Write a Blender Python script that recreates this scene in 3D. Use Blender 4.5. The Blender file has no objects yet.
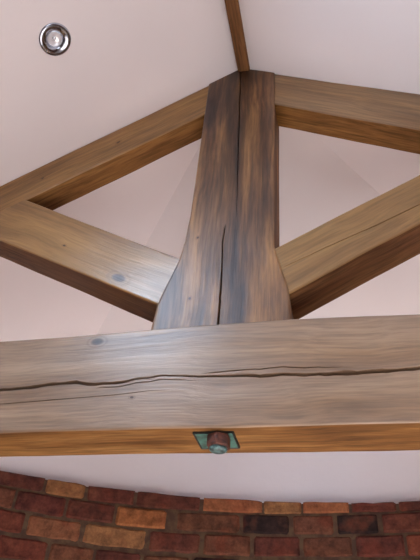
import bpy, bmesh, math, random
from mathutils import Vector, Matrix, noise

C = bpy.context.scene.collection
SC = bpy.context.scene
S = 1.2            # metres from the camera to the front face of the truss
H = 1.5            # camera height over the floor
R_WALL = 2.70      # radius of the round end wall
APEX_X = -0.238 * S
APEX_Z = 1.780 * S
SL, SR, SH = 0.615, 0.548, 0.552     # falls of the left, right and hip slopes

# ------------------------------------------------------------------ camera
cam_d = bpy.data.cameras.new('camera')
cam = bpy.data.objects.new('camera', cam_d)
C.objects.link(cam)
X = (0.97456533, -0.07888966, -0.20975902)
Y = (0.21181032, 0.62999387, 0.74715736)
Z = (0.07320391, -0.77258278, 0.63067982)
cam.matrix_world = Matrix(((X[0], -X[1], -X[2], 0),
                           (Y[0], -Y[1], -Y[2], 0),
                           (Z[0], -Z[1], -Z[2], H),
                           (0, 0, 0, 1)))
cam_d.sensor_fit = 'VERTICAL'
cam_d.sensor_height = 24
cam_d.lens = 24
cam_d.clip_start = 0.02
SC.camera = cam

# ------------------------------------------------------------------ world, daylight, exposure
w = bpy.data.worlds.new('daylight')
SC.world = w
w.use_nodes = True
w.node_tree.nodes['Background'].inputs[0].default_value = (0.75, 0.85, 1.0, 1)
w.node_tree.nodes['Background'].inputs[1].default_value = 1.0
SC.view_settings.view_transform = 'Standard'
SC.view_settings.look = 'None'
SC.view_settings.gamma = 1
SC.view_settings.exposure = 0.0
SC.cycles.use_denoising = True
SC.cycles.max_bounces = 10
SC.cycles.diffuse_bounces = 6


def area(name, loc, target, sx, sy, watts, col):
    l = bpy.data.lights.new(name, 'AREA')
    l.shape = 'RECTANGLE'
    l.size, l.size_y = sx, sy
    l.energy = watts
    l.color = col
    o = bpy.data.objects.new(name, l)
    C.objects.link(o)
    o.location = loc
    d = Vector(target) - Vector(loc)
    o.rotation_euler = d.to_track_quat('-Z', 'Y').to_euler()
    return o


# roof light in the left slope, unseen window added in the rear wall for fill
SKY_X0, SKY_X1, SKY_Y0, SKY_Y1 = -1.28, -0.64, -0.26, 0.42


def roof_z(x, y):
    """height of the ceiling over world x, y"""
    a = (SL * (APEX_X - x)) if x < APEX_X else (SR * (x - APEX_X))
    b = SH * max(0.0, y - S)
    return H + APEX_Z - max(a, b)


_sx, _sy = (SKY_X0 + SKY_X1) / 2, (SKY_Y0 + SKY_Y1) / 2
_n = Vector((SL, 0, -1)).normalized()
_p = Vector((_sx, _sy, roof_z(_sx, _sy) + 0.07))
area('skylight_daylight', _p, _p + _n, 0.62, 0.58, 32, (0.52, 0.74, 1.0))
area('rear_fill', (0.8, -2.84, 1.65), (0.6, 0, 1.65), 1.9, 1.6, 22, (0.93, 0.96, 1.0))  # fill lamp at the added, unseen rear window
_l = bpy.data.lights.new('sun', 'SUN')
_l.energy = 74
_l.angle = math.radians(0.6)
_l.color = (0.90, 0.94, 1.0)
_s = bpy.data.objects.new('sun', _l)
C.objects.link(_s)
_s.rotation_euler = Vector((-0.16, 1.0, -0.38)).to_track_quat('-Z', 'Y').to_euler()
_s.location = (0, -6, 5)


# ------------------------------------------------------------------ node helpers
def new_mat(name):
    m = bpy.data.materials.new(name)
    m.use_nodes = True
    nt = m.node_tree
    return m, nt, nt.nodes['Principled BSDF']


def N(nt, kind, **kw):
    n = nt.nodes.new(kind)
    for k, v in kw.items():
        if k.startswith('i_'):
            n.inputs[k[2:].replace('_', ' ')].default_value = v
        else:
            setattr(n, k, v)
    return n


def ramp(nt, fac, stops):
    r = nt.nodes.new('ShaderNodeValToRGB')
    e = r.color_ramp.elements
    while len(e) < len(stops):
        e.new(0.5)
    for i, (p, c) in enumerate(stops):
        e[i].position = p
        e[i].color = (c[0], c[1], c[2], 1) if hasattr(c, '__len__') else (c, c, c, 1)
    nt.links.new(fac, r.inputs[0])
    return r.outputs[0]


def mixc(nt, mode, fac, a, b):
    m = nt.nodes.new('ShaderNodeMix')
    m.data_type = 'RGBA'
    m.blend_type = mode
    for sock, v in ((m.inputs[0], fac), (m.inputs[6], a), (m.inputs[7], b)):
        if hasattr(v, 'links'):
            nt.links.new(v, sock)
        elif hasattr(v, '__len__'):
            sock.default_value = (*v[:3], 1)
        else:
            sock.default_value = v
    return m.outputs[2]


def scaled(nt, vec, s, off=(0, 0, 0)):
    m = nt.nodes.new('ShaderNodeMapping')
    m.inputs['Scale'].default_value = s
    m.inputs['Location'].default_value = off
    nt.links.new(vec, m.inputs[0])
    return m.outputs[0]


def noise_tex(nt, vec, scale, detail=4, rough=0.55, dist=0.0):
    n = nt.nodes.new('ShaderNodeTexNoise')
    n.inputs['Scale'].default_value = scale
    n.inputs['Detail'].default_value = detail
    n.inputs['Roughness'].default_value = rough
    n.inputs['Distortion'].default_value = dist
    nt.links.new(vec, n.inputs['Vector'])
    return n.outputs[0]


def wood(name, dark, mid, light, seed=0.0, rough=0.36, streak=9.0, knots=(), lit_front=0.0, spec=0.5, contrast=1.0, bands=(), wander=0.06, face=(0.27, 0.205, 0.16)):
    """waxed old pine: grain runs along the first component of the 'grain' attribute.
    knots: (along, across, radius) on the front face."""
    m, nt, bs = new_mat(name)
    at = N(nt, 'ShaderNodeAttribute', attribute_name='grain')
    v = at.outputs['Vector']
    # wander of the grain
    wob = noise_tex(nt, scaled(nt, v, (2.2, 3, 3), (seed, 0, 0)), 1.0, 2)
    sub = N(nt, 'ShaderNodeMath', operation='MULTIPLY_ADD')
    nt.links.new(wob, sub.inputs[0]); sub.inputs[1].default_value = wander; sub.inputs[2].default_value = -wander / 2
    comb = N(nt, 'ShaderNodeCombineXYZ')
    nt.links.new(sub.outputs[0], comb.inputs[1]); nt.links.new(sub.outputs[0], comb.inputs[2])
    add = N(nt, 'ShaderNodeVectorMath', operation='ADD')
    nt.links.new(v, add.inputs[0]); nt.links.new(comb.outputs[0], add.inputs[1])
    g = add.outputs[0]
    n1 = noise_tex(nt, scaled(nt, g, (0.9, streak, streak), (seed, seed * 2, 0)), 1.6, 6, 0.62, 0.3)
    d = 0.105 * contrast
    col = ramp(nt, n1, [(0.5 - 1.5 * d, dark), (0.5, mid), (0.5 + 1.3 * d, light)])
    n2 = noise_tex(nt, scaled(nt, g, (3.5, 90, 90), (seed, 0, seed)), 1.5, 4, 0.6)
    col = mixc(nt, 'MULTIPLY', 0.75, col, ramp(nt, n2, [(0.34, 0.48), (0.60, 1.15)]))
    n3 = noise_tex(nt, scaled(nt, v, (2.6, 5.5, 5.5), (seed * 3, 1, 0)), 1.5, 3)
    col = mixc(nt, 'MULTIPLY', 0.6, col, ramp(nt, n3, [(0.33, (0.66, 0.58, 0.52)), (0.62, (1.15, 1.12, 1.08))]))
    if lit_front:  # paler fronts: sheen and the contrast with shaded undersides put into the colour
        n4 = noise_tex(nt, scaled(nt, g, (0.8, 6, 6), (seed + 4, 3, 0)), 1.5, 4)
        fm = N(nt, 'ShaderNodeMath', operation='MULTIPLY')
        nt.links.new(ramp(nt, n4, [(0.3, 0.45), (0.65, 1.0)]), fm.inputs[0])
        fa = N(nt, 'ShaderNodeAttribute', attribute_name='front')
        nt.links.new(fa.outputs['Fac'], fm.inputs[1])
        f2 = N(nt, 'ShaderNodeMath', operation='MULTIPLY'); f2.inputs[1].default_value = lit_front
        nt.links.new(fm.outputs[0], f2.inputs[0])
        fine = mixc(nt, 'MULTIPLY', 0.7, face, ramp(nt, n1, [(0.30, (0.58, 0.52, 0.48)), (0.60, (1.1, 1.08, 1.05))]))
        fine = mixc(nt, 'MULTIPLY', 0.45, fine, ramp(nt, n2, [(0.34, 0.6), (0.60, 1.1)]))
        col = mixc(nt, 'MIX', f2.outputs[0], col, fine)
    for (bv, bw, u0, u1, bc) in bands:      # dark stain following the grain
        sp = N(nt, 'ShaderNodeSeparateXYZ'); nt.links.new(g, sp.inputs[0])
        a1 = N(nt, 'ShaderNodeMath', operation='SUBTRACT'); nt.links.new(sp.outputs[1], a1.inputs[0]); a1.inputs[1].default_value = bv
        a2 = N(nt, 'ShaderNodeMath', operation='ABSOLUTE'); nt.links.new(a1.outputs[0], a2.inputs[0])
        r1 = N(nt, 'ShaderNodeMapRange', interpolation_type='SMOOTHSTEP'); nt.links.new(a2.outputs[0], r1.inputs[0])
        r1.inputs[1].default_value = bw * 0.2; r1.inputs[2].default_value = bw; r1.inputs[3].default_value = 1; r1.inputs[4].default_value = 0
        r2 = N(nt, 'ShaderNodeMapRange', interpolation_type='SMOOTHSTEP'); nt.links.new(sp.outputs[0], r2.inputs[0])
        r2.inputs[1].default_value = u0; r2.inputs[2].default_value = u1; r2.inputs[3].default_value = 1; r2.inputs[4].default_value = 0
        a3 = N(nt, 'ShaderNodeMath', operation='MULTIPLY'); nt.links.new(r1.outputs[0], a3.inputs[0]); nt.links.new(r2.outputs[0], a3.inputs[1])
        a4 = N(nt, 'ShaderNodeMath', operation='MULTIPLY'); nt.links.new(a3.outputs[0], a4.inputs[0])
        nt.links.new(ramp(nt, n1, [(0.3, 1.0), (0.7, 0.45)]), a4.inputs[1])
        col = mixc(nt, 'MULTIPLY', a4.outputs[0], col, bc)
    for (ku, kv, kr) in knots:
        sb = N(nt, 'ShaderNodeVectorMath', operation='SUBTRACT')
        nt.links.new(g, sb.inputs[0]); sb.inputs[1].default_value = (ku, kv, 0)
        sc_ = N(nt, 'ShaderNodeVectorMath', operation='MULTIPLY')
        nt.links.new(sb.outputs[0], sc_.inputs[0]); sc_.inputs[1].default_value = (0.62 / kr, 1 / kr, 0.25 / kr)
        ln = N(nt, 'ShaderNodeVectorMath', operation='LENGTH')
        nt.links.new(sc_.outputs[0], ln.inputs[0])
        k = ramp(nt, ln.outputs['Value'], [(0.0, (0.16, 0.11, 0.08)), (0.38, (0.30, 0.22, 0.17)), (0.62, (1, 1, 1)), (0.8, (0.78, 0.72, 0.66)), (1.0, (1, 1, 1))])
        col = mixc(nt, 'MULTIPLY', 1.0, col, k)
    nt.links.new(col, bs.inputs['Base Color'])
    rr = nt.nodes.new('ShaderNodeMapRange')
    nt.links.new(n2, rr.inputs[0])
    rr.inputs[3].default_value = rough + 0.10
    rr.inputs[4].default_value = rough - 0.06
    # the fronts are waxed, the other faces are left rougher
    fr_a = N(nt, 'ShaderNodeAttribute', attribute_name='front')
    fr_m = N(nt, 'ShaderNodeMapRange'); nt.links.new(fr_a.outputs['Fac'], fr_m.inputs[0])
    fr_m.inputs[3].default_value = 0.24; fr_m.inputs[4].default_value = 0.0
    ra = N(nt, 'ShaderNodeMath', operation='ADD'); nt.links.new(rr.outputs[0], ra.inputs[0]); nt.links.new(fr_m.outputs[0], ra.inputs[1])
    nt.links.new(ra.outputs[0], bs.inputs['Roughness'])
    sp_m = N(nt, 'ShaderNodeMapRange'); nt.links.new(fr_a.outputs['Fac'], sp_m.inputs[0])
    sp_m.inputs[3].default_value = spec * 0.4; sp_m.inputs[4].default_value = spec
    nt.links.new(sp_m.outputs[0], bs.inputs['Specular IOR Level'])
    bp = nt.nodes.new('ShaderNodeBump')
    bp.inputs['Strength'].default_value = 0.20
    bp.inputs['Distance'].default_value = 0.004
    mx = N(nt, 'ShaderNodeMath', operation='ADD')
    nt.links.new(n1, mx.inputs[0]); nt.links.new(n2, mx.inputs[1])
    nt.links.new(mx.outputs[0], bp.inputs['Height'])
    nt.links.new(bp.outputs[0], bs.inputs['Normal'])
    return m


def plaster(name, col):
    m, nt, bs = new_mat(name)
    tc = nt.nodes.new('ShaderNodeTexCoord')
    n1 = noise_tex(nt, tc.outputs['Object'], 1.3, 4)
    c = mixc(nt, 'MULTIPLY', 0.5, col, ramp(nt, n1, [(0.3, 0.94), (0.7, 1.04)]))
    nt.links.new(c, bs.inputs['Base Color'])
    bs.inputs['Roughness'].default_value = 0.75
    bs.inputs['Specular IOR Level'].default_value = 0.2
    n2 = noise_tex(nt, tc.outputs['Object'], 22, 4)
    bp = nt.nodes.new('ShaderNodeBump')
    bp.inputs['Strength'].default_value = 0.12
    bp.inputs['Distance'].default_value = 0.01
    nt.links.new(n2, bp.inputs['Height'])
    nt.links.new(bp.outputs[0], bs.inputs['Normal'])
    return m


def simple(name, col, rough=0.5, metal=0.0, blotch=None, scale=40, bump=0.0):
    m, nt, bs = new_mat(name)
    tc = nt.nodes.new('ShaderNodeTexCoord')
    n1 = noise_tex(nt, tc.outputs['Object'], scale, 5)
    b = blotch or tuple(x * 0.85 for x in col)
    c = ramp(nt, n1, [(0.4, b), (0.58, col)])
    nt.links.new(c, bs.inputs['Base Color'])
    bs.inputs['Roughness'].default_value = rough
    bs.inputs['Metallic'].default_value = metal
    if bump:
        bp = nt.nodes.new('ShaderNodeBump')
        bp.inputs['Strength'].default_value = bump
        bp.inputs['Distance'].default_value = 0.003
        nt.links.new(n1, bp.inputs['Height'])
        nt.links.new(bp.outputs[0], bs.inputs['Normal'])
    return m


def link_mesh(name, verts, faces, mat, parent=None, smooth=False, origin=None):
    me = bpy.data.meshes.new(name)
    if origin is not None:
        o3 = Vector(origin)
        verts = [Vector(p) - o3 for p in verts]
    me.from_pydata([tuple(p) for p in verts], [], faces)
    bm = bmesh.new(); bm.from_mesh(me)
    bmesh.ops.recalc_face_normals(bm, faces=bm.faces)
    bm.to_mesh(me); bm.free()
    for mm in (mat if isinstance(mat, (list, tuple)) else [mat]):
        me.materials.append(mm)
    if smooth:
        for p in me.polygons:
            p.use_smooth = True
    o = bpy.data.objects.new(name, me)
    C.objects.link(o)
    if origin is not None:
        o.location = origin
    if parent is not None:
        o.parent = parent
        o.matrix_parent_inverse = Matrix.Translation(-parent.location)
    return o


def structure(o):
    o['kind'] = 'structure'
    return o


# ------------------------------------------------------------------ materials
M_PLASTER_WALL = plaster('grey_white_plaster', (0.71, 0.665, 0.69))
M_PLASTER = plaster('cream_plaster', (0.80, 0.735, 0.745))
M_FLOOR = simple('floor_boards', (0.60, 0.52, 0.46), 0.5, scale=3)
M_FRAME = simple('white_paint', (0.8, 0.8, 0.8), 0.4)

# ------------------------------------------------------------------ setting: ceiling
EX, EYB, EYF = 2.9, -3.0, 2.9    # outer limits of the shell


def quad_slab(v, f, pts, up=0.08):
    b = len(v)
    n = len(pts)
    v += [Vector(p) for p in pts] + [Vector(p) + Vector((0, 0, up)) for p in pts]
    f.append(tuple(range(b, b + n)))
    f.append(tuple(range(b + n, b + 2 * n)))
    for i in range(n):
        j = (i + 1) % n
        f.append((b + i, b + j, b + n + j, b + n + i))


def zl(x): return H + APEX_Z - SL * (APEX_X - x)
def zr(x): return H + APEX_Z - SR * (x - APEX_X)


def left_pts(x0, x1, y0, y1):
    return [(x0, y0, zl(x0)), (x1, y0, zl(x1)), (x1, y1, zl(x1)), (x0, y1, zl(x0))]


_d = (55 - 210, 39.5 - 280, 560.0)
_r = Vector([sum(_d[i] * A[i] for i in range(3)) for A in (X, Y, Z)])
_k = (APEX_Z - SL * APEX_X) / (_r.z - SL * _r.x)
DLX, DLY = _r.x * _k, _r.y * _k          # centre of the recessed downlight
v, f = [], []
hx = -EX                                    # left hip runs out to x = -EX
hy = S + SL * (APEX_X - hx) / SH
_dr = 0.033
_holes = ((SKY_X0, SKY_X1, SKY_Y0, SKY_Y1), (DLX - _dr * 0.85, DLX + _dr * 0.85, DLY - _dr, DLY + _dr))
_xs = sorted({-EX, APEX_X} | {h[0] for h in _holes} | {h[1] for h in _holes})
_ys = sorted({EYB, S} | {h[2] for h in _holes} | {h[3] for h in _holes})
for _a, _b in zip(_xs, _xs[1:]):
    for _c, _d2 in zip(_ys, _ys[1:]):
        _mx, _my = (_a + _b) / 2, (_c + _d2) / 2
        if any(h[0] < _mx < h[1] and h[2] < _my < h[3] for h in _holes):
            continue
        quad_slab(v, f, left_pts(_a, _b, _c, _d2))
quad_slab(v, f, [(-EX, S, zl(-EX)), (APEX_X, S, zl(APEX_X)), (hx, hy, zl(hx))])
quad_slab(v, f, [(APEX_X, EYB, zr(APEX_X)), (EX, EYB, zr(EX)), (EX, S, zr(EX)), (APEX_X, S, zr(APEX_X))])
rx = EX
ry = S + SR * (rx - APEX_X) / SH
quad_slab(v, f, [(APEX_X, S, H + APEX_Z), (EX, S, zr(EX)), (rx, ry, zr(rx))])
quad_slab(v, f, [(APEX_X, S, H + APEX_Z), (rx, ry, zr(rx)), (hx, hy, zl(hx))])
structure(link_mesh('ceiling', v, f, M_PLASTER))

# ------------------------------------------------------------------ setting: floor and walls
v, f = [], []
quad_slab(v, f, [(-EX, EYB, 0), (EX, EYB, 0), (EX, EYF, 0), (-EX, EYF, 0)], -0.1)
structure(link_mesh('floor', v, f, M_FLOOR))

BR_TOP = 0.874 + H      # top of the brickwork
R_PL = R_WALL + 0.035


def arc_wall(name, r0, r1, z0, ztop, mat, a0=-90, a1=90, n=90):
    v, f = [], []
    for i in range(n + 1):
        a = math.radians(a0 + (a1 - a0) * i / n)
        for r in (r0, r1):
            x, y = r * math.sin(a), r * math.cos(a)
            v.append((x, y, z0))
            v.append((x, y, ztop(x, y)))
    for i in range(n):
        b = 4 * i; c = b + 4
        f += [(b, c, c + 1, b + 1), (b + 2, b + 3, c + 3, c + 2), (b + 1, c + 1, c + 3, b + 3), (b, b + 2, c + 2, c)]
    f += [(0, 1, 3, 2), (4 * n, 4 * n + 2, 4 * n + 3, 4 * n + 1)]
    return structure(link_mesh(name, v, f, mat, smooth=False))


arc_wall('wall_front', R_PL, R_PL + 0.12, 0, lambda x, y: roof_z(x, y) + 0.01, M_PLASTER_WALL)


def straight_wall(name, x0, x1, y0, y1, hole=None):
    """vertical wall prism whose top meets the ceiling; the hole is cut from four pieces"""
    v, f = [], []

    def piece(ax, bx, ay, by, za, zb=None):
        b = len(v)
        for (x, y) in ((ax, ay), (bx, ay), (bx, by), (ax, by)):
            v.append((x, y, za))
            v.append((x, y, (roof_z(x, y) + 0.01) if zb is None else zb))
        f.extend([(b, b + 2, b + 4, b + 6), (b + 1, b + 7, b + 5, b + 3)])
        for k in range(4):
            p, q = b + 2 * k, b + 2 * ((k + 1) % 4)
            f.append((p, q, q + 1, p + 1))
    if hole is None:
        piece(x0, x1, y0, y1, 0)
    else:
        hx0, hx1, hz0, hz1 = hole
        piece(x0, APEX_X, y0, y1, 0)
        piece(APEX_X, hx0, y0, y1, 0)
        piece(hx1, x1, y0, y1, 0)
        piece(hx0, hx1, y0, y1, 0, hz0)
        piece(hx0, hx1, y0, y1, hz1)
    return structure(link_mesh(name, v, f, M_PLASTER))


straight_wall('wall_left', -EX, -R_PL, EYB, 0)
straight_wall('wall_right', R_PL, EX, EYB, 0)


def flat_brick():
    m, nt, bs = new_mat('old_brick_flat')
    tc = nt.nodes.new('ShaderNodeTexCoord')
    sp = N(nt, 'ShaderNodeSeparateXYZ'); nt.links.new(tc.outputs['Object'], sp.inputs[0])
    ad = N(nt, 'ShaderNodeMath', operation='ADD'); nt.links.new(sp.outputs[0], ad.inputs[0]); nt.links.new(sp.outputs[1], ad.inputs[1])
    cb = N(nt, 'ShaderNodeCombineXYZ'); nt.links.new(ad.outputs[0], cb.inputs[0]); nt.links.new(sp.outputs[2], cb.inputs[1])
    bt = nt.nodes.new('ShaderNodeTexBrick')
    nt.links.new(cb.outputs[0], bt.inputs['Vector'])
    bt.inputs['Scale'].default_value = 1
    bt.inputs['Brick Width'].default_value = 0.235
    bt.inputs['Row Height'].default_value = 0.10
    bt.inputs['Mortar Size'].default_value = 0.008
    bt.inputs['Color1'].default_value = (0.20, 0.07, 0.035, 1)
    bt.inputs['Color2'].default_value = (0.11, 0.032, 0.022, 1)
    bt.inputs['Mortar'].default_value = (0.125, 0.066, 0.038, 1)
    nt.links.new(bt.outputs['Color'], bs.inputs['Base Color'])
    bs.inputs['Roughness'].default_value = 0.85
    return m


M_FLATB = flat_brick()
WIN = (-0.2, 1.8, 0.8, 2.5)  # unseen opening, added to let in sun and fill light
straight_wall('wall_back', -R_PL, R_PL, EYB, EYB + 0.15, WIN)


def boxes(name, lst, mat, parent=None):
    v, f = [], []
    for (a, b) in lst:
        k = len(v)
        for x in (a[0], b[0]):
            for y in (a[1], b[1]):
                for z in (a[2], b[2]):
                    v.append((x, y, z))
        f += [tuple(k + q for q in t) for t in ((0, 1, 3, 2), (4, 6, 7, 5), (0, 4, 5, 1), (2, 3, 7, 6), (0, 2, 6, 4), (1, 5, 7, 3))]
    return link_mesh(name, v, f, mat, parent)


x0, x1, z0, z1 = WIN
ya, yb = EYB + 0.03, EYB + 0.08
win = structure(boxes('added_window_1', [((x0, ya, z0), (x0 + .05, yb, z1)), ((x1 - .05, ya, z0), (x1, yb, z1)),
                ((x0 + .05, ya, z0), (x1 - .05, yb, z0 + .05)), ((x0 + .05, ya, z1 - .05), (x1 - .05, yb, z1)),
                (((x0 + x1) / 2 - .025, ya, z0 + .05), ((x0 + x1) / 2 + .025, yb, z1 - .05))], M_FRAME))  # frame of the added rear window
BT = H + 0.66
structure(boxes('wall_left_lower', [((-R_PL, EYB + 0.15, 0), (-R_WALL, 0, BT - 0.1))], M_FLATB))
structure(boxes('wall_right_lower', [((R_WALL, EYB + 0.15, 0), (R_PL, 0, BT - 0.2))], M_FLATB))
structure(boxes('wall_back_lower', [((-R_PL, EYB + 0.15, 0), (x0, EYB + 0.18, BT)), ((x1, EYB + 0.15, 0), (R_PL, EYB + 0.18, BT - 0.2)),
                                    ((x0, EYB + 0.15, 0), (x1, EYB + 0.18, z0))], M_FLATB))
# roof light frame follows the slope
v, f = [], []
fr = 0.04
for (a, b, c, d) in ((SKY_X0, SKY_X0 + fr, SKY_Y0, SKY_Y1), (SKY_X1 - fr, SKY_X1, SKY_Y0, SKY_Y1),
                     (SKY_X0 + fr, SKY_X1 - fr, SKY_Y0, SKY_Y0 + fr), (SKY_X0 + fr, SKY_X1 - fr, SKY_Y1 - fr, SKY_Y1)):
    quad_slab(v, f, left_pts(a, b, c, d), 0.50)  # tall unseen upstand, added to keep the sun out
structure(link_mesh('window_2', v, f, M_FRAME))

# ------------------------------------------------------------------ setting: round brick wall
rnd = random.Random(7)


def brick_material():
    m, nt, bs = new_mat('old_brick')
    at = N(nt, 'ShaderNodeAttribute', attribute_name='brick_colour')
    tc = nt.nodes.new('ShaderNodeTexCoord')
    n1 = noise_tex(nt, tc.outputs['Object'], 22, 5, 0.65)
    n2 = noise_tex(nt, tc.outputs['Object'], 90, 4, 0.7)
    n3 = noise_tex(nt, tc.outputs['Object'], 11, 3, 0.6)
    c = mixc(nt, 'MULTIPLY', 0.8, at.outputs['Color'], ramp(nt, n1, [(0.34, (0.45, 0.38, 0.38)), (0.64, (1.35, 1.3, 1.25))]))
    c = mixc(nt, 'MIX', ramp(nt, n3, [(0.50, 0.0), (0.75, 0.40)]), c, (0.17, 0.062, 0.028))
    n5 = noise_tex(nt, scaled(nt, tc.outputs['Object'], (1, 1, 1), (5, 2, 1)), 9, 3, 0.6)
    c = mixc(nt, 'MIX', ramp(nt, n5, [(0.53, 0.0), (0.66, 0.40)]), c, (0.16, 0.030, 0.014))
    c = mixc(nt, 'MULTIPLY', 0.6, c, ramp(nt, n2, [(0.35, 0.7), (0.6, 1.15)]))
    nt.links.new(c, bs.inputs['Base Color'])
    bs.inputs['Roughness'].default_value = 0.85
    bs.inputs['Specular IOR Level'].default_value = 0.25
    bp = nt.nodes.new('ShaderNodeBump')
    bp.inputs['Strength'].default_value = 0.7
    bp.inputs['Distance'].default_value = 0.005
    nt.links.new(n1, bp.inputs['Height'])
    nt.links.new(bp.outputs[0], bs.inputs['Normal'])
    return m


M_BRICK = brick_material()
M_MORTAR = simple('lime_mortar', (0.095, 0.052, 0.025), 0.9, blotch=(0.06, 0.026, 0.014), scale=25, bump=0.5)
F_PIX = 560.0


def pix_dir(px, py):
    d = (px - 210, py - 280, F_PIX)
    return Vector((sum(d[i] * X[i] for i in range(3)), sum(d[i] * Y[i] for i in range(3)), sum(d[i] * Z[i] for i in range(3))))


def az_of(px, py):
    r = pix_dir(px, py)
    return math.degrees(math.atan2(r.x, r.y))


ORANGE, RED, DRED, BROWN, DARK, TAN = (0.25, 0.095, 0.036), (0.135, 0.032, 0.019), (0.092, 0.026, 0.018), (0.125, 0.046, 0.024), (0.024, 0.011, 0.010), (0.27, 0.125, 0.052)
ROWS = {
    0: (499, [(-14, 40, DRED), (43, 83, TAN), (86, 134, DRED), (137, 200, DRED), (204, 262, ORANGE), (264, 301, TAN), (303, 348, ORANGE), (351, 395, DRED), (398, 445, DRED)]),
    1: (518, [(-40, 8, BROWN), (11, 62, DRED), (65, 113, DRED), (116, 166, ORANGE), (177, 240, BROWN), (243, 289, DARK), (293, 333, BROWN), (337, 377, DARK), (382, 430, DRED)]),
    2: (543, [(-30, 18, RED), (22, 78, (0.20, 0.075, 0.036)), (82, 145, TAN), (149, 200, DRED), (204, 250, BROWN), (254, 300, DRED), (303, 352, BROWN), (356, 404, DRED), (407, 450, RED)]),
    3: (560, [(-8, 44, RED), (48, 92, BROWN), (95, 140, DRED), (143, 190, BROWN), (194, 240, DARK), (243, 292, BROWN), (295, 345, RED), (349, 398, DRED)]),
}
PITCH = 0.100
v, f, cols, mats = [], [], [], []


def add_brick(a0, a1, zb, zt, col, fb, ft):
    """slightly irregular brick with worn arrises on the round wall, angles in degrees"""
    b = len(v)
    proud = rnd.uniform(-0.001, 0.006)
    na = 7
    jit = lambda s: rnd.uniform(-s, s)
    tops = [jit(0.002) for _ in range(na)]
    bots = [jit(0.003) for _ in range(na)]
    zs = [0.0, 0.10, 0.35, 0.65, 0.90, 1.0]
    for i in range(na):
        t = (0, 0.05, 0.27, 0.5, 0.73, 0.95, 1)[i]
        a = math.radians(a0 + (a1 - a0) * t)
        for j, q in enumerate(zs):
            z = max(0.004, zb + fb(math.degrees(a))) * (1 - q) + (zt + ft(math.degrees(a))) * q + bots[i] * (1 - q) + tops[i] * q
            edge = (i in (0, na - 1)) + (j in (0, len(zs) - 1))
            r = R_WALL - proud + edge * 0.007 + jit(0.0018)
            v.append((r * math.sin(a), r * math.cos(a), z))
    nz = len(zs)
    base_back = len(v)
    for i in (0, na - 1):
        a = math.radians(a0 if i == 0 else a1)
        for z in (max(0.004, zb + fb(math.degrees(a))), zt + ft(math.degrees(a))):
            r = R_WALL + 0.03
            v.append((r * math.sin(a), r * math.cos(a), z))
    k0 = len(f)
    for i in range(na - 1):
        for j in range(nz - 1):
            p = b + i * nz + j
            f.append((p, p + 1, p + nz + 1, p + nz))
    # sides, top, bottom
    f.append(tuple([b + j for j in range(nz)] + [base_back + 1, base_back]))
    f.append(tuple([b + (na - 1) * nz + j for j in range(nz)][::-1] + [base_back + 2, base_back + 3]))
    f.append(tuple([b + i * nz + nz - 1 for i in range(na)] + [base_back + 3, base_back + 1]))
    f.append(tuple([b + i * nz for i in range(na)][::-1] + [base_back, base_back + 2]))
    cols.extend([col] * (len(f) - k0))


def pick():
    return rnd.choice((RED, DRED, DRED, BROWN, BROWN, ORANGE, TAN, DARK, RED))


def vary(c):
    k = rnd.uniform(0.88, 1.12)
    return tuple(min(1, x * k * rnd.uniform(0.95, 1.05)) for x in c)


# heights of the courses, top down: a cut course first
z_top = BR_TOP
course = [(H + 0.842, z_top), (H + 0.752, H + 0.832)]
zz = H + 0.741
while zz > 0.08:
    course.append((max(0.03, zz - PITCH + 0.016), zz))
    zz -= PITCH
BW = math.degrees(0.225 / R_WALL)
JW = math.degrees(0.013 / R_WALL)


def top_wave(a):   # the capping course is not quite level
    return 0.006 * max(-1.5, min(1.0, (a + 12) / 12.0)) - 0.002 * math.sin(a * 0.7)


def dip(a):        # the courses sink a little towards the left
    u = max(0.0, min(1.0, (5 - a) / 25.0))
    return -0.040 * u


for k, (zb, zt) in enumerate(course):
    spans = []
    if k in ROWS:
        py, lst = ROWS[k]
        for (pa, pb, c) in lst:
            spans.append((az_of(pa, py), az_of(pb, py), c))
        lo, hi = spans[0][0], spans[-1][1]
    else:
        lo = hi = rnd.uniform(-4, 4)
    a = hi + JW
    while a < 88:
        L = BW * rnd.choice((1, 1, 0.55)) * rnd.uniform(0.93, 1.05)
        spans.append((a, a + L, pick())); a += L + JW
    a = lo - JW
    while a > -88:
        L = BW * rnd.choice((1, 1, 0.55)) * rnd.uniform(0.93, 1.05)
        spans.append((a - L, a, pick())); a -= L + JW
    for (a0, a1, c) in spans:
        add_brick(a0, a1, zb, zt, vary(c), dip, top_wave if k == 0 else dip)
ob = link_mesh('wall_lower', v, f, M_BRICK)
ca = ob.data.color_attributes.new('brick_colour', 'FLOAT_COLOR', 'CORNER')
# recalc keeps face order, so corner colours follow the face list
for p, c in zip(ob.data.polygons, cols):
    for li in p.loop_indices:
        ca.data[li].color = (c[0], c[1], c[2], 1)
structure(ob)
mort = arc_wall('trim_1', R_WALL + 0.0055, R_WALL + 0.03, 0, lambda x, y: BR_TOP - 0.006 + top_wave(math.degrees(math.atan2(x, y))), M_MORTAR, n=180)


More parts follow.
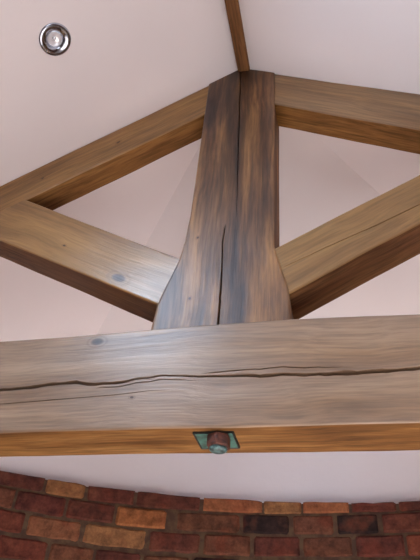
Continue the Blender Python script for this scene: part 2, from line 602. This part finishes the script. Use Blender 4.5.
# ------------------------------------------------------------------ timber builder
def timber(name, fn, depth, mat, parent, ns=90, nt_=14, cracks=(), wob=0.0025, seed=0.0, yf=0.0, worn=0.005, depth_fn=None, straight_grain=False):
    """fn(s, t) -> (x, z) in truss units for the front face; s along the grain, t across.
    cracks: (t(s), halfwidth(s), depth) in fractions of the face, metres."""
    # length scale
    a, b_ = fn(0, 0.5), fn(1, 0.5)
    L = math.hypot(b_[0] - a[0], b_[1] - a[1]) * S
    a, b_ = fn(0.5, 0), fn(0.5, 1)
    Wd = math.hypot(b_[0] - a[0], b_[1] - a[1]) * S
    verts, grain, front = [], [], []
    dm = depth * S
    e = worn / Wd
    base = [0, e * 0.35, e] + [e + (1 - 2 * e) * i / nt_ for i in range(1, nt_)] + [1 - e, 1 - e * 0.35, 1]
    ringn = None
    for i in range(ns + 1):
        s = i / ns
        ts = [(t, (0.8 if k in (0, len(base) - 1) else 0.25 if k in (1, len(base) - 2) else 0) * worn, 0) for k, t in enumerate(base)]
        for (ct, cw, cd) in cracks:
            c, hw = ct(s), max(cw(s), 1e-5)
            # pull the nearest rows aside, then insert the groove
            lo_, hi_ = c - hw, c + hw
            nts = []
            for (t, y, z) in ts:
                nts.append((t, y, z))
            ts = nts
            ts += [(lo_, 0, 0), (c - hw * 0.35, cd * min(1, hw * Wd / 0.0015), 1), (c + hw * 0.35, cd * min(1, hw * Wd / 0.0015), 1), (hi_, 0, 0)]
        # keep ordering constant: base rows are clamped around each crack by index
        if cracks:
            order = sorted(range(len(ts)), key=lambda q: (_key(q, base, cracks)))
            seq = [list(ts[q]) for q in order]
            # enforce monotone t: push plain rows off the groove rows
            nb = len(base)
            fixed = [q >= nb for q in order]
            for k in range(1, len(seq)):
                if not fixed[k] and seq[k][0] < seq[k - 1][0]:
                    seq[k][0] = seq[k - 1][0] + 1e-4
            for k in range(len(seq) - 2, -1, -1):
                if not fixed[k] and seq[k][0] > seq[k + 1][0]:
                    seq[k][0] = seq[k + 1][0] - 1e-4
            ts = [tuple(q) for q in seq]
        ring = []
        rows = len(ts)
        dloc = dm * (depth_fn(s) if depth_fn else 1)
        for (t, y, z) in ts:
            ring.append((t, yf + y, 1.0))
        for q in (0.04, 0.35, 0.65, 0.96):
            ring.append((1, yf + dloc * q, 0.0))
        for q in (1.0, 0.75, 0.5, 0.25, 0.0):
            ring.append((q, yf + dloc, 0.0))
        for q in (0.96, 0.65, 0.35, 0.04):
            ring.append((0, yf + dloc * q, 0.0))
        ringn = len(ring)
        for (t, y, fr_) in ring:
            x, z = fn(s, t)
            P = Vector((x * S, S + y, z * S + H))
            nv = noise.noise_vector(Vector((s * L * 3.1 + seed, t * Wd * 4, y * 6 + seed)))
            nv2 = noise.noise_vector(Vector((s * L * 11 + seed, t * Wd * 9 + 5, y * 14)))
            k = wob if t in (0, 1) else wob * 0.7
            P += Vector((nv.x * 0.6, nv.y, nv.z)) * k + Vector((nv2.x * 0.5, nv2.y, nv2.z)) * k * 0.35
            verts.append(P)
            grain.append((s * L, t * Wd, y) if not straight_grain else (s * L, (x + 0.351) * S * 0.85 + 0.06 * Wd, y))
            front.append(fr_)
    faces = []
    for i in range(ns):
        for j in range(ringn):
            j2 = (j + 1) % ringn
            faces.append((i * ringn + j, i * ringn + j2, (i + 1) * ringn + j2, (i + 1) * ringn + j))
    faces.append(tuple(range(ringn)))
    faces.append(tuple(range(ns * ringn, (ns + 1) * ringn)))
    o = link_mesh(name, verts, faces, mat, parent)
    at = o.data.attributes.new('grain', 'FLOAT_VECTOR', 'POINT')
    for k in range(len(verts)):
        at.data[k].vector = grain[k]
    fa = o.data.attributes.new('front', 'FLOAT', 'POINT')
    for k in range(len(verts)):
        fa.data[k].value = front[k]
    return o


def _key(q, base, cracks):
    """constant ordering: rows sorted by their position at mid length"""
    nb = len(base)
    if q < nb:
        return base[q]
    k, r = divmod(q - nb, 4)
    ct, cw, cd = cracks[k]
    return ct(0.5) + (r - 1.5) * 1e-4


def quad(tl, tr, bl, br):
    """front face from its four corners; s runs left to right, t top to bottom"""
    def fn(s, t):
        ax, az = tl[0] + (tr[0] - tl[0]) * s, tl[1] + (tr[1] - tl[1]) * s
        bx, bz = bl[0] + (br[0] - bl[0]) * s, bl[1] + (br[1] - bl[1]) * s
        return ax + (bx - ax) * t, az + (bz - az) * t
    return fn


def interp(pts):
    def g(x):
        if x <= pts[0][0]:
            return pts[0][1]
        for (a, va), (b, vb) in zip(pts, pts[1:]):
            if x <= b:
                u = (x - a) / (b - a)
                u = u * u * (3 - 2 * u)
                return va + (vb - va) * u
        return pts[-1][1]
    return g


def lerp(pts):
    def g(x):
        if x <= pts[0][0]:
            return pts[0][1]
        for (a, va), (b, vb) in zip(pts, pts[1:]):
            if x <= b:
                return va + (vb - va) * (x - a) / (b - a)
        return pts[-1][1]
    return g


def grain_at(fn, px, py):
    """grain coordinates (metres along, metres across) of the spot seen at a photo point"""
    r = pix_dir(px, py)
    tx, tz = r.x / r.y, r.z / r.y
    s, t = 0.5, 0.5
    for _ in range(40):
        x, z = fn(s, t)
        e = 1e-3
        xs, zs = fn(s + e, t); xt, zt = fn(s, t + e)
        a, b, c, d = (xs - x) / e, (xt - x) / e, (zs - z) / e, (zt - z) / e
        det = a * d - b * c
        s += ((tx - x) * d - b * (tz - z)) / det
        t += (a * (tz - z) - c * (tx - x)) / det
    L = math.dist(fn(0, 0.5), fn(1, 0.5)) * S
    Wd = math.dist(fn(0.5, 0), fn(0.5, 1)) * S
    return s * L, t * Wd


# ------------------------------------------------------------------ the truss
truss = bpy.data.objects.new('roof_truss', None)
C.objects.link(truss)
truss.location = (APEX_X, S, H + 0.467 * S)
truss['label'] = 'aged brown timber king post roof truss with cracked tie beam, under the sloping ceiling'
truss['category'] = 'roof truss'


def on_plane(px, py):
    r = pix_dir(px, py)
    return r.x / r.y, r.z / r.y


# tie beam
TX0, TX1 = -1.93, 1.93
TB, TT = 0.467, 0.702


def tie_fn(s, t):
    x = TX0 + (TX1 - TX0) * s
    top = TT + 0.010 * math.exp(-((x + 0.17) / 0.30) ** 2)
    return x, top + (TB - top) * t


TL = (TX1 - TX0)


def img_curve(pix, fn_inv):
    pts = []
    for (px, py) in pix:
        x, z = on_plane(px, py)
        pts.append(fn_inv(x, z))
    return pts


tinv = lambda x, z: ((x - TX0) / TL, (TT - z) / (TT - TB))
c1 = img_curve([(0, 391), (25, 389), (50, 386), (75, 383), (90, 386), (110, 385.5), (140, 381), (170, 378.5), (200, 379), (240, 378.5), (280, 377.5), (320, 377), (360, 375), (390, 373), (420, 370)], tinv)
c2 = img_curve([(0, 405), (40, 402), (80, 399), (120, 396), (150, 393)], tinv)
c3 = img_curve([(105, 386), (120, 387), (140, 386), (165, 383), (195, 381)], tinv)
s_l, s_r = c1[0][0], c1[-1][0]
_f1 = lerp([(0, c1[0][1] + 0.03)] + c1 + [(1, c1[-1][1] + 0.02)])
f1 = lambda s: _f1(s) + 0.010 * noise.noise(Vector((s * 90, 0, 0))) + 0.006 * noise.noise(Vector((s * 260, 3, 0)))
_w1 = interp([(0, 0.004)] + [(c1[0][0], 0.0105), (c1[3][0], 0.012), (c1[5][0], 0.010), (c1[7][0], 0.006), (c1[8][0], 0.007), (c1[10][0], 0.011), (c1[12][0], 0.014), (c1[14][0], 0.012)] + [(1, 0.004)])
w1 = lambda s: _w1(s) * 1.45 * (1 + 0.5 * noise.noise(Vector((s * 120, 9, 0))))
f2 = lerp([(0, c2[0][1] + 0.03)] + c2 + [(1, c2[-1][1] + 0.005)])
w2 = interp([(0, 0.0), (c2[0][0], 0.0045), (c2[3][0], 0.004), (c2[4][0] + 0.02, 0.00001), (1, 0.00001)])

M_TIE = wood('tie_beam_wood', (0.11, 0.047, 0.014), (0.20, 0.092, 0.027), (0.29, 0.15, 0.052), 1.3, 0.33, 9, lit_front=0.80, face=(0.385, 0.275, 0.198),
             knots=[(*grain_at(tie_fn, 98, 343), 0.022), (*grain_at(tie_fn, 132, 402), 0.007)], contrast=0.9)
_xs_ = lambda px, py=375: tinv(*on_plane(px, py))[0]
f3 = lambda s: f1(s) - _o3(s)
_o3 = interp([(0, 0.035), (_xs_(205), 0.030), (_xs_(235), 0.050), (_xs_(270), 0.070), (_xs_(310), 0.065), (_xs_(370), 0.045), (1, 0.035)])
w3 = interp([(0, 0), (_xs_(200), 1e-5), (_xs_(215), 0.006), (_xs_(300), 0.006), (_xs_(370), 1e-5), (1, 1e-5)])
f4 = lambda s: f1(s) + 0.040
w4 = interp([(0, 0), (_xs_(98), 1e-5), (_xs_(110), 0.006), (_xs_(180), 0.005), (_xs_(200), 1e-5), (1, 1e-5)])
timber('tie_beam', tie_fn, 0.128, M_TIE, truss, ns=420, nt_=16, cracks=[(f3, w3, 0.007), (f1, w1, 0.018), (f4, w4, 0.007), (f2, w2, 0.008)], seed=2.0, wob=0.0030, yf=-0.005)['label'] = 'pale horizontal tie beam with a long crack'


# king post
def _lerp(pts, x):
    for (a, va), (b, vb) in zip(pts, pts[1:]):
        if x <= b:
            return va + (vb - va) * (x - a) / (b - a)
    return pts[-1][1]


pl = lambda z: _lerp(((0.60, -0.412), (0.72, -0.409), (0.79, -0.404), (0.85, -0.389), (0.93, -0.366), (1.0, -0.357), (1.1, -0.352), (1.9, -0.350)), z)
pr = lambda z: _lerp(((0.60, -0.090), (0.775, -0.0915), (0.81, -0.095), (0.92, -0.121), (0.95, -0.1265), (1.9, -0.126)), z)
PBOT = 0.706


def post_fn(s, t):
    zt_mid = 1.779
    zc = zt_mid + (PBOT - zt_mid) * s
    xl, xr = pl(zc), pr(zc)
    x = xl + (xr - xl) * t
    top = 1.779 - (SL * (-0.238 - x) if x < -0.238 else SR * (x + 0.238)) - 0.002
    z = top + (PBOT - top) * s
    return x, z


pinv_s = lambda z: (1.779 - z) / (1.779 - PBOT)


def post_t(px, py):
    x, z = on_plane(px, py)
    s = pinv_s(z)
    return s, (x - pl(z)) / (pr(z) - pl(z))


q1 = [post_t(*p) for p in ((225, 228), (223, 240), (222, 270), (220, 300), (218, 327))]
pf1 = lerp([(0, q1[0][1] - 0.02)] + q1)
pw1 = interp([(0, 1e-5), (q1[0][0] - 0.02, 1e-5), (q1[0][0] + 0.01, 0.008), (q1[2][0], 0.008), (1, 0.009)])
q2 = [post_t(*p) for p in ((241, 75), (240, 100), (239, 130), (238, 160), (237, 200), (236, 225))]
pf2 = lerp(q2)
pw2 = interp([(0, 0.006), (q2[1][0], 0.010), (q2[3][0], 0.007), (q2[4][0], 0.004), (q2[5][0], 1e-5), (1, 1e-5)])
pf2b = lambda s: pf2(s) if s < q2[5][0] else q2[5][1]
# keep the two grooves in a constant order: crack 1 left of crack 2
def post_knot(px, py):
    u, _ = grain_at(post_fn, px, py)
    L, W_ = 1.0, math.dist(post_fn(0.5, 0), post_fn(0.5, 1)) * S
    return u, (on_plane(px, py)[0] + 0.351) * S * 0.85 + 0.06 * W_


M_POST = wood('king_post_wood', (0.050, 0.025, 0.018), (0.165, 0.078, 0.034), (0.32, 0.155, 0.056), 5.1, 0.38, 9, lit_front=0.0, wander=0.025,
              bands=[(0.128, 0.075, 0.50, 1.0, (0.12, 0.09, 0.10)), (0.205, 0.03, 0.2, 0.9, (0.4, 0.33, 0.3)), (0.05, 0.03, 0.5, 1.0, (0.5, 0.42, 0.4))],
              knots=[(*post_knot(189, 299), 0.007), (*post_knot(198, 238), 0.007)], contrast=1.0)
timber('king_post', post_fn, 0.110, M_POST, truss, ns=220, nt_=14, cracks=[(pf1, pw1, 0.02), (pf2b, pw2, 0.015)], seed=9.0, yf=-0.002, straight_grain=True)


def along(p0, p1, q0, q1, ext0=0.0, ext1=0.0):
    """quad from top edge p0-p1 and bottom edge q0-q1, ends pushed out along the edges"""
    def ex(a, b):
        d = (b[0] - a[0], b[1] - a[1])
        return (a[0] - d[0] * ext0, a[1] - d[1] * ext0), (b[0] + d[0] * ext1, b[1] + d[1] * ext1)
    a, b = ex(p0, p1)
    c, d = ex(q0, q1)
    return a, b, c, d


# rafters: top edge lies on the ceiling slope
def roofline(x):
    return 1.780 - (SL * (-0.238 - x) if x < -0.238 else SR * (x + 0.238)) - 0.001


M_RAF = wood('rafter_wood', (0.11, 0.045, 0.012), (0.24, 0.108, 0.029), (0.33, 0.165, 0.05), 11.7, 0.42, 8, lit_front=0.75, face=(0.26, 0.165, 0.092),
             knots=[], contrast=1.0)
lb0, lb1 = on_plane(25, 199), on_plane(209, 111)
sl_b = (lb1[1] - lb0[1]) / (lb1[0] - lb0[0])
xe = -1.90
tl_, tr_ = (xe, roofline(xe)), (-0.345, roofline(-0.345))
bl_, br_ = (xe + 0.06, lb0[1] + sl_b * (xe + 0.06 - lb0[0])), (-0.345, lb0[1] + sl_b * (-0.345 - lb0[0]))
kn = on_plane(42, 177)
Lr = math.hypot((tr_[0] - tl_[0]), (tr_[1] - tl_[1])) * S
ku = (kn[0] - xe) / (-0.345 - xe) * Lr
M_RAFL = wood('left_rafter_wood', (0.12, 0.050, 0.014), (0.24, 0.112, 0.032), (0.33, 0.17, 0.055), 21.7, 0.42, 8, lit_front=0.6, face=(0.34, 0.185, 0.062),
              knots=[(*grain_at(quad(tl_, tr_, bl_, br_), 42, 178), 0.009), (*grain_at(quad(tl_, tr_, bl_, br_), 118, 141), 0.011)])
timber('rafter', quad(tl_, tr_, bl_, br_), 0.079, M_RAFL, truss, ns=160, nt_=8, seed=14.0, yf=0.004)
rb0, rb1 = on_plane(277, 103), on_plane(419, 128.5)
sl_r = (rb1[1] - rb0[1]) / (rb1[0] - rb0[0])
xe = 1.90
tl_, tr_ = (-0.131, roofline(-0.131)), (xe, roofline(xe))
bl_, br_ = (-0.131, rb0[1] + sl_r * (-0.131 - rb0[0])), (xe - 0.06, rb0[1] + sl_r * (xe - 0.06 - rb0[0]))
timber('rafter', quad(tl_, tr_, bl_, br_), 0.083, M_RAF, truss, ns=180, nt_=8, seed=24.0, yf=0.004)

# struts
P = on_plane
lt0, lt1 = P(25, 199), P(180, 257.5)
lq0, lq1 = P(0, 239.5), P(156.5, 303)


def cutline(p, d, fnx):
    """slide p along d until it reaches the line z = a + b x"""
    a, b = fnx
    k = (a + b * p[0] - p[1]) / (d[1] - b * d[0])
    return (p[0] + d[0] * k, p[1] + d[1] * k)


raf_lo = (lb0[1] - sl_b * lb0[0] - 0.0, sl_b)
dl = (lq0[0] - lq1[0], lq0[1] - lq1[1])
tl_ = lt0
bl_ = cutline(lq0, dl, raf_lo)
M_STL = wood('left_strut_wood', (0.085, 0.036, 0.015), (0.15, 0.066, 0.026), (0.21, 0.10, 0.040), 31.2, 0.30, 8, face=(0.38, 0.205, 0.072),  # dark base paints the shade under the strut, front lightened over it
             knots=[(*grain_at(quad(tl_, lt1, bl_, lq1), 64, 245), 0.008), (*grain_at(quad(tl_, lt1, bl_, lq1), 119, 277), 0.030)], lit_front=0.8)
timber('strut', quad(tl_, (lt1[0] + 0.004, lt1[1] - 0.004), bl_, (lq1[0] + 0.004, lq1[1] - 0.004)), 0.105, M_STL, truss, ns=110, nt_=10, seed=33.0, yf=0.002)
rt0, rt1 = P(273, 249), P(420, 174)
rq0, rq1 = P(290, 292), P(420, 223)
raf_lo = (rb0[1] - sl_r * rb0[0], sl_r)
d1 = (rt1[0] - rt0[0], rt1[1] - rt0[1])
d2 = (rq1[0] - rq0[0], rq1[1] - rq0[1])
tr_ = cutline(rt1, d1, raf_lo)
br_ = cutline(rq1, d2, raf_lo)
M_STR = wood('right_strut_wood', (0.075, 0.032, 0.014), (0.14, 0.062, 0.025), (0.20, 0.10, 0.040), 41.2, 0.38, 8, lit_front=0.8, face=(0.36, 0.20, 0.068))  # underside shade put into the base colour here too
_cr = [P(292, 262), P(330, 245), P(375, 226), P(420, 204)]


def rs_inv(p):
    # s along, t across by solving on the average frame
    L_ = math.dist(rt0, tr_)
    ux, uz = d1[0] / math.hypot(*d1), d1[1] / math.hypot(*d1)
    dx, dz = p[0] - rt0[0], p[1] - rt0[1]
    s = (dx * ux + dz * uz) / L_
    wid = abs((rq1[0] - rt0[0]) * uz - (rq1[1] - rt0[1]) * ux)
    t = abs(dx * uz - dz * ux) / wid
    return s, t


cs = [rs_inv(p) for p in _cr]
sf = lerp([(0, cs[0][1])] + cs + [(1, cs[-1][1])])
sw = interp([(0, 1e-5), (max(0.02, cs[0][0]), 0.006), (cs[-1][0], 0.010), (0.9, 0.008), (1, 1e-5)])
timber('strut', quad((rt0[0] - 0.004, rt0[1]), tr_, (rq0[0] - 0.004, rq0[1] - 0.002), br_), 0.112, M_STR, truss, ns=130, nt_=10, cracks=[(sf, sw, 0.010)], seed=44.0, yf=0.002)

# ------------------------------------------------------------------ bolt fixing under the tie beam
M_PLATE = simple('dark_iron', (0.03, 0.035, 0.03), 0.5, 0.3, blotch=(0.02, 0.02, 0.018), scale=60, bump=0.4)
M_PATINA = simple('verdigris', (0.06, 0.16, 0.13), 0.5, 0.1, blotch=(0.035, 0.075, 0.06), scale=50, bump=0.3)
M_RUST = simple('rusty_iron', (0.13, 0.042, 0.026), 0.6, 0.2, blotch=(0.06, 0.025, 0.02), scale=70, bump=0.6)
M_BOLT = simple('bolt_end_iron', (0.13, 0.25, 0.25), 0.4, 0.3, blotch=(0.05, 0.085, 0.085), scale=90, bump=0.4)
px0, px1, py0, py1 = -0.291 * S, -0.208 * S, 1.014 * S, 1.091 * S
zb = H + TB * S
me = bmesh.new()
pv = []
bmesh.ops.create_cube(me, size=1)
for q in me.verts:
    q.co = Vector(((px0 + px1) / 2 + q.co.x * (px1 - px0), (py0 + py1) / 2 + q.co.y * (py1 - py0), zb - 0.003 + q.co.z * 0.007))
bmesh.ops.bevel(me, geom=me.edges[:], offset=0.0012, segments=2, affect='EDGES')
me.faces.ensure_lookup_table()
_low = min(me.faces, key=lambda q: (round(q.calc_center_median().z, 4), -q.calc_area()))
bmesh.ops.inset_region(me, faces=[_low], thickness=0.005, depth=-0.0015)
_low.material_index = 1


def from_bm(name, bm, mat, parent, smooth=False):
    m = bpy.data.meshes.new(name)
    bm.to_mesh(m); bm.free()
    m.materials.append(mat)
    if smooth:
        for p in m.polygons:
            p.use_smooth = True
    o = bpy.data.objects.new(name, m)
    C.objects.link(o)
    if parent is not None:
        o.parent = parent
        o.matrix_parent_inverse = Matrix.Translation(-parent.location)
    return o


plate = from_bm('bolt_plate', me, M_PLATE, truss)
plate.data.materials.append(M_PATINA)
plate['label'] = 'dark green metal plate under the tie beam'


def lathe(bm, prof, centre, axis=Vector((0, 0, 1)), n=32, rfn=None):
    """prof: list of (radius, height)"""
    q = Vector((0, 0, 1)).rotation_difference(axis)
    rings = []
    for (r, h) in prof:
        ring = []
        for i in range(n):
            a = 2 * math.pi * i / n
            rr = r * (rfn(a) if rfn else 1)
            ring.append(bm.verts.new(q @ Vector((rr * math.cos(a), rr * math.sin(a), h)) + Vector(centre)))
        rings.append(ring)
    for a, b in zip(rings, rings[1:]):
        for i in range(n):
            bm.faces.new((a[i], a[(i + 1) % n], b[(i + 1) % n], b[i]))
    bm.faces.new(rings[0]); bm.faces.new(rings[-1])
    bmesh.ops.recalc_face_normals(bm, faces=bm.faces)


hexf = lambda a: 1.0 / max(math.cos(((a + math.pi / 6) % (math.pi / 3)) - math.pi / 6), 0.88)
nc = (-0.2400 * S, 1.029 * S, zb - 0.006)
bm = bmesh.new()
lathe(bm, [(0.0245, 0.0), (0.0255, -0.003), (0.0255, -0.026), (0.0235, -0.029)], nc, n=48, rfn=hexf)
nut = from_bm('nut', bm, M_RUST, plate)
nut['label'] = 'rusty brown nut'
bm = bmesh.new()
lathe(bm, [(0.0215, -0.027), (0.0215, -0.033), (0.0195, -0.036), (0.006, -0.037)], nc, n=32)
be = from_bm('bolt_end', bm, M_BOLT, plate, True)
be['label'] = 'pale blue-green bolt end'

# ------------------------------------------------------------------ ridge beam
M_RIDGE = wood('ridge_wood', (0.12, 0.052, 0.02), (0.22, 0.10, 0.038), (0.29, 0.14, 0.055), 61.0, 0.42, 12)
rw = 0.0205 * S
y0_, y1_ = EYB + 0.16, S - 0.006
v, f, gr = [], [], []
nseg = 60
for i in range(nseg + 1):
    y = y0_ + (y1_ - y0_) * i / nseg
    cx = -0.231 * S + 0.002 * math.sin(y * 2.1)
    prof = [(-rw, -0.012), (-rw, -0.034), (-rw + 0.003, -0.037), (rw - 0.003, -0.037), (rw, -0.034), (rw, -0.012), (0, 0.02)]
    for (dx, dz) in prof:
        nz = noise.noise(Vector((y * 5, dx * 30, dz * 30))) * 0.0012
        v.append((cx + dx + nz, y, H + APEX_Z + dz + nz)); gr.append((y, dx, dz))
m_ = 7
for i in range(nseg):
    for j in range(m_):
        f.append((i * m_ + j, i * m_ + (j + 1) % m_, (i + 1) * m_ + (j + 1) % m_, (i + 1) * m_ + j))
f += [tuple(range(m_)), tuple(range(nseg * m_, (nseg + 1) * m_))]
rb = link_mesh('ridge_beam', v, f, M_RIDGE)
at = rb.data.attributes.new('grain', 'FLOAT_VECTOR', 'POINT')
for k in range(len(v)):
    at.data[k].vector = gr[k]
rb['label'] = 'narrow brown ridge beam along the ceiling apex above the king post'
rb['category'] = 'beam'

# ------------------------------------------------------------------ recessed downlight in the left slope
m, nt, bs = new_mat('chrome')
bs.inputs['Base Color'].default_value = (0.42, 0.44, 0.50, 1)
bs.inputs['Metallic'].default_value = 1
bs.inputs['Roughness'].default_value = 0.16
M_CHROME = m
m, nt, bs = new_mat('lamp_reflector')
bs.inputs['Base Color'].default_value = (0.9, 0.88, 0.9, 1)
bs.inputs['Metallic'].default_value = 0.7
bs.inputs['Roughness'].default_value = 0.3
M_REF = m
m, nt, bs = new_mat('lamp_glass')
bs.inputs['Base Color'].default_value = (0.95, 0.95, 1, 1)
bs.inputs['Roughness'].default_value = 0.08
bs.inputs['Transmission Weight'].default_value = 0.6
M_GLASS = m
r = pix_dir(55, 39.5)
# meet the left slope: H + APEX_Z - SL*(APEX_X - x)
k = (APEX_Z - SL * APEX_X) / (r.z - SL * r.x)
lc = Vector((r.x * k, r.y * k, H + r.z * k))
ax = Vector((SL, 0, -1)).normalized()        # out of the ceiling into the room
dl_ = bpy.data.objects.new('downlight', None)
C.objects.link(dl_)
dl_.location = lc
dl_['label'] = 'small round chrome recessed downlight in the white ceiling left of the ridge'
dl_['category'] = 'ceiling light'
RO = 0.0455 * S
bm = bmesh.new()
prof = [(RO, -0.0), (RO, 0.002), (RO * 0.97, 0.0045), (RO * 0.90, 0.0065), (RO * 0.78, 0.0062), (RO * 0.64, 0.0045), (RO * 0.54, 0.001), (RO * 0.47, -0.004)]
q = Vector((0, 0, 1)).rotation_difference(ax)
n = 64
rings = []
for (rr, h) in prof + [(RO * 0.47, -0.02), (RO, -0.02)]:
    rings.append([bm.verts.new(q @ Vector((rr * math.cos(2 * math.pi * i / n), rr * math.sin(2 * math.pi * i / n), h)) + lc) for i in range(n)])
for a, b in zip(rings, rings[1:] + rings[:1]):
    for i in range(n):
        bm.faces.new((a[i], a[(i + 1) % n], b[(i + 1) % n], b[i]))
bmesh.ops.recalc_face_normals(bm, faces=bm.faces)
from_bm('bezel', bm, M_CHROME, dl_, True)
bm = bmesh.new()      # faceted reflector bowl with the capsule in it
rings = []
for (rr, h) in ((0.46, -0.003), (0.42, -0.006), (0.34, -0.010), (0.22, -0.013), (0.10, -0.015)):
    rings.append([bm.verts.new(q @ Vector((RO * rr * math.cos(2 * math.pi * i / 12 + h * 30), RO * rr * math.sin(2 * math.pi * i / 12 + h * 30), h)) + lc) for i in range(12)])
for a, b in zip(rings, rings[1:]):
    for i in range(12):
        bm.faces.new((a[i], a[(i + 1) % 12], b[(i + 1) % 12], b[i]))
bm.faces.new(rings[-1])
from_bm('reflector', bm, M_REF, dl_)
bm = bmesh.new()
lathe(bm, [(RO * 0.10, -0.016), (RO * 0.12, -0.010), (RO * 0.10, -0.005), (RO * 0.04, -0.003)], lc, ax, 16)
from_bm('bulb', bm, M_GLASS, dl_, True)
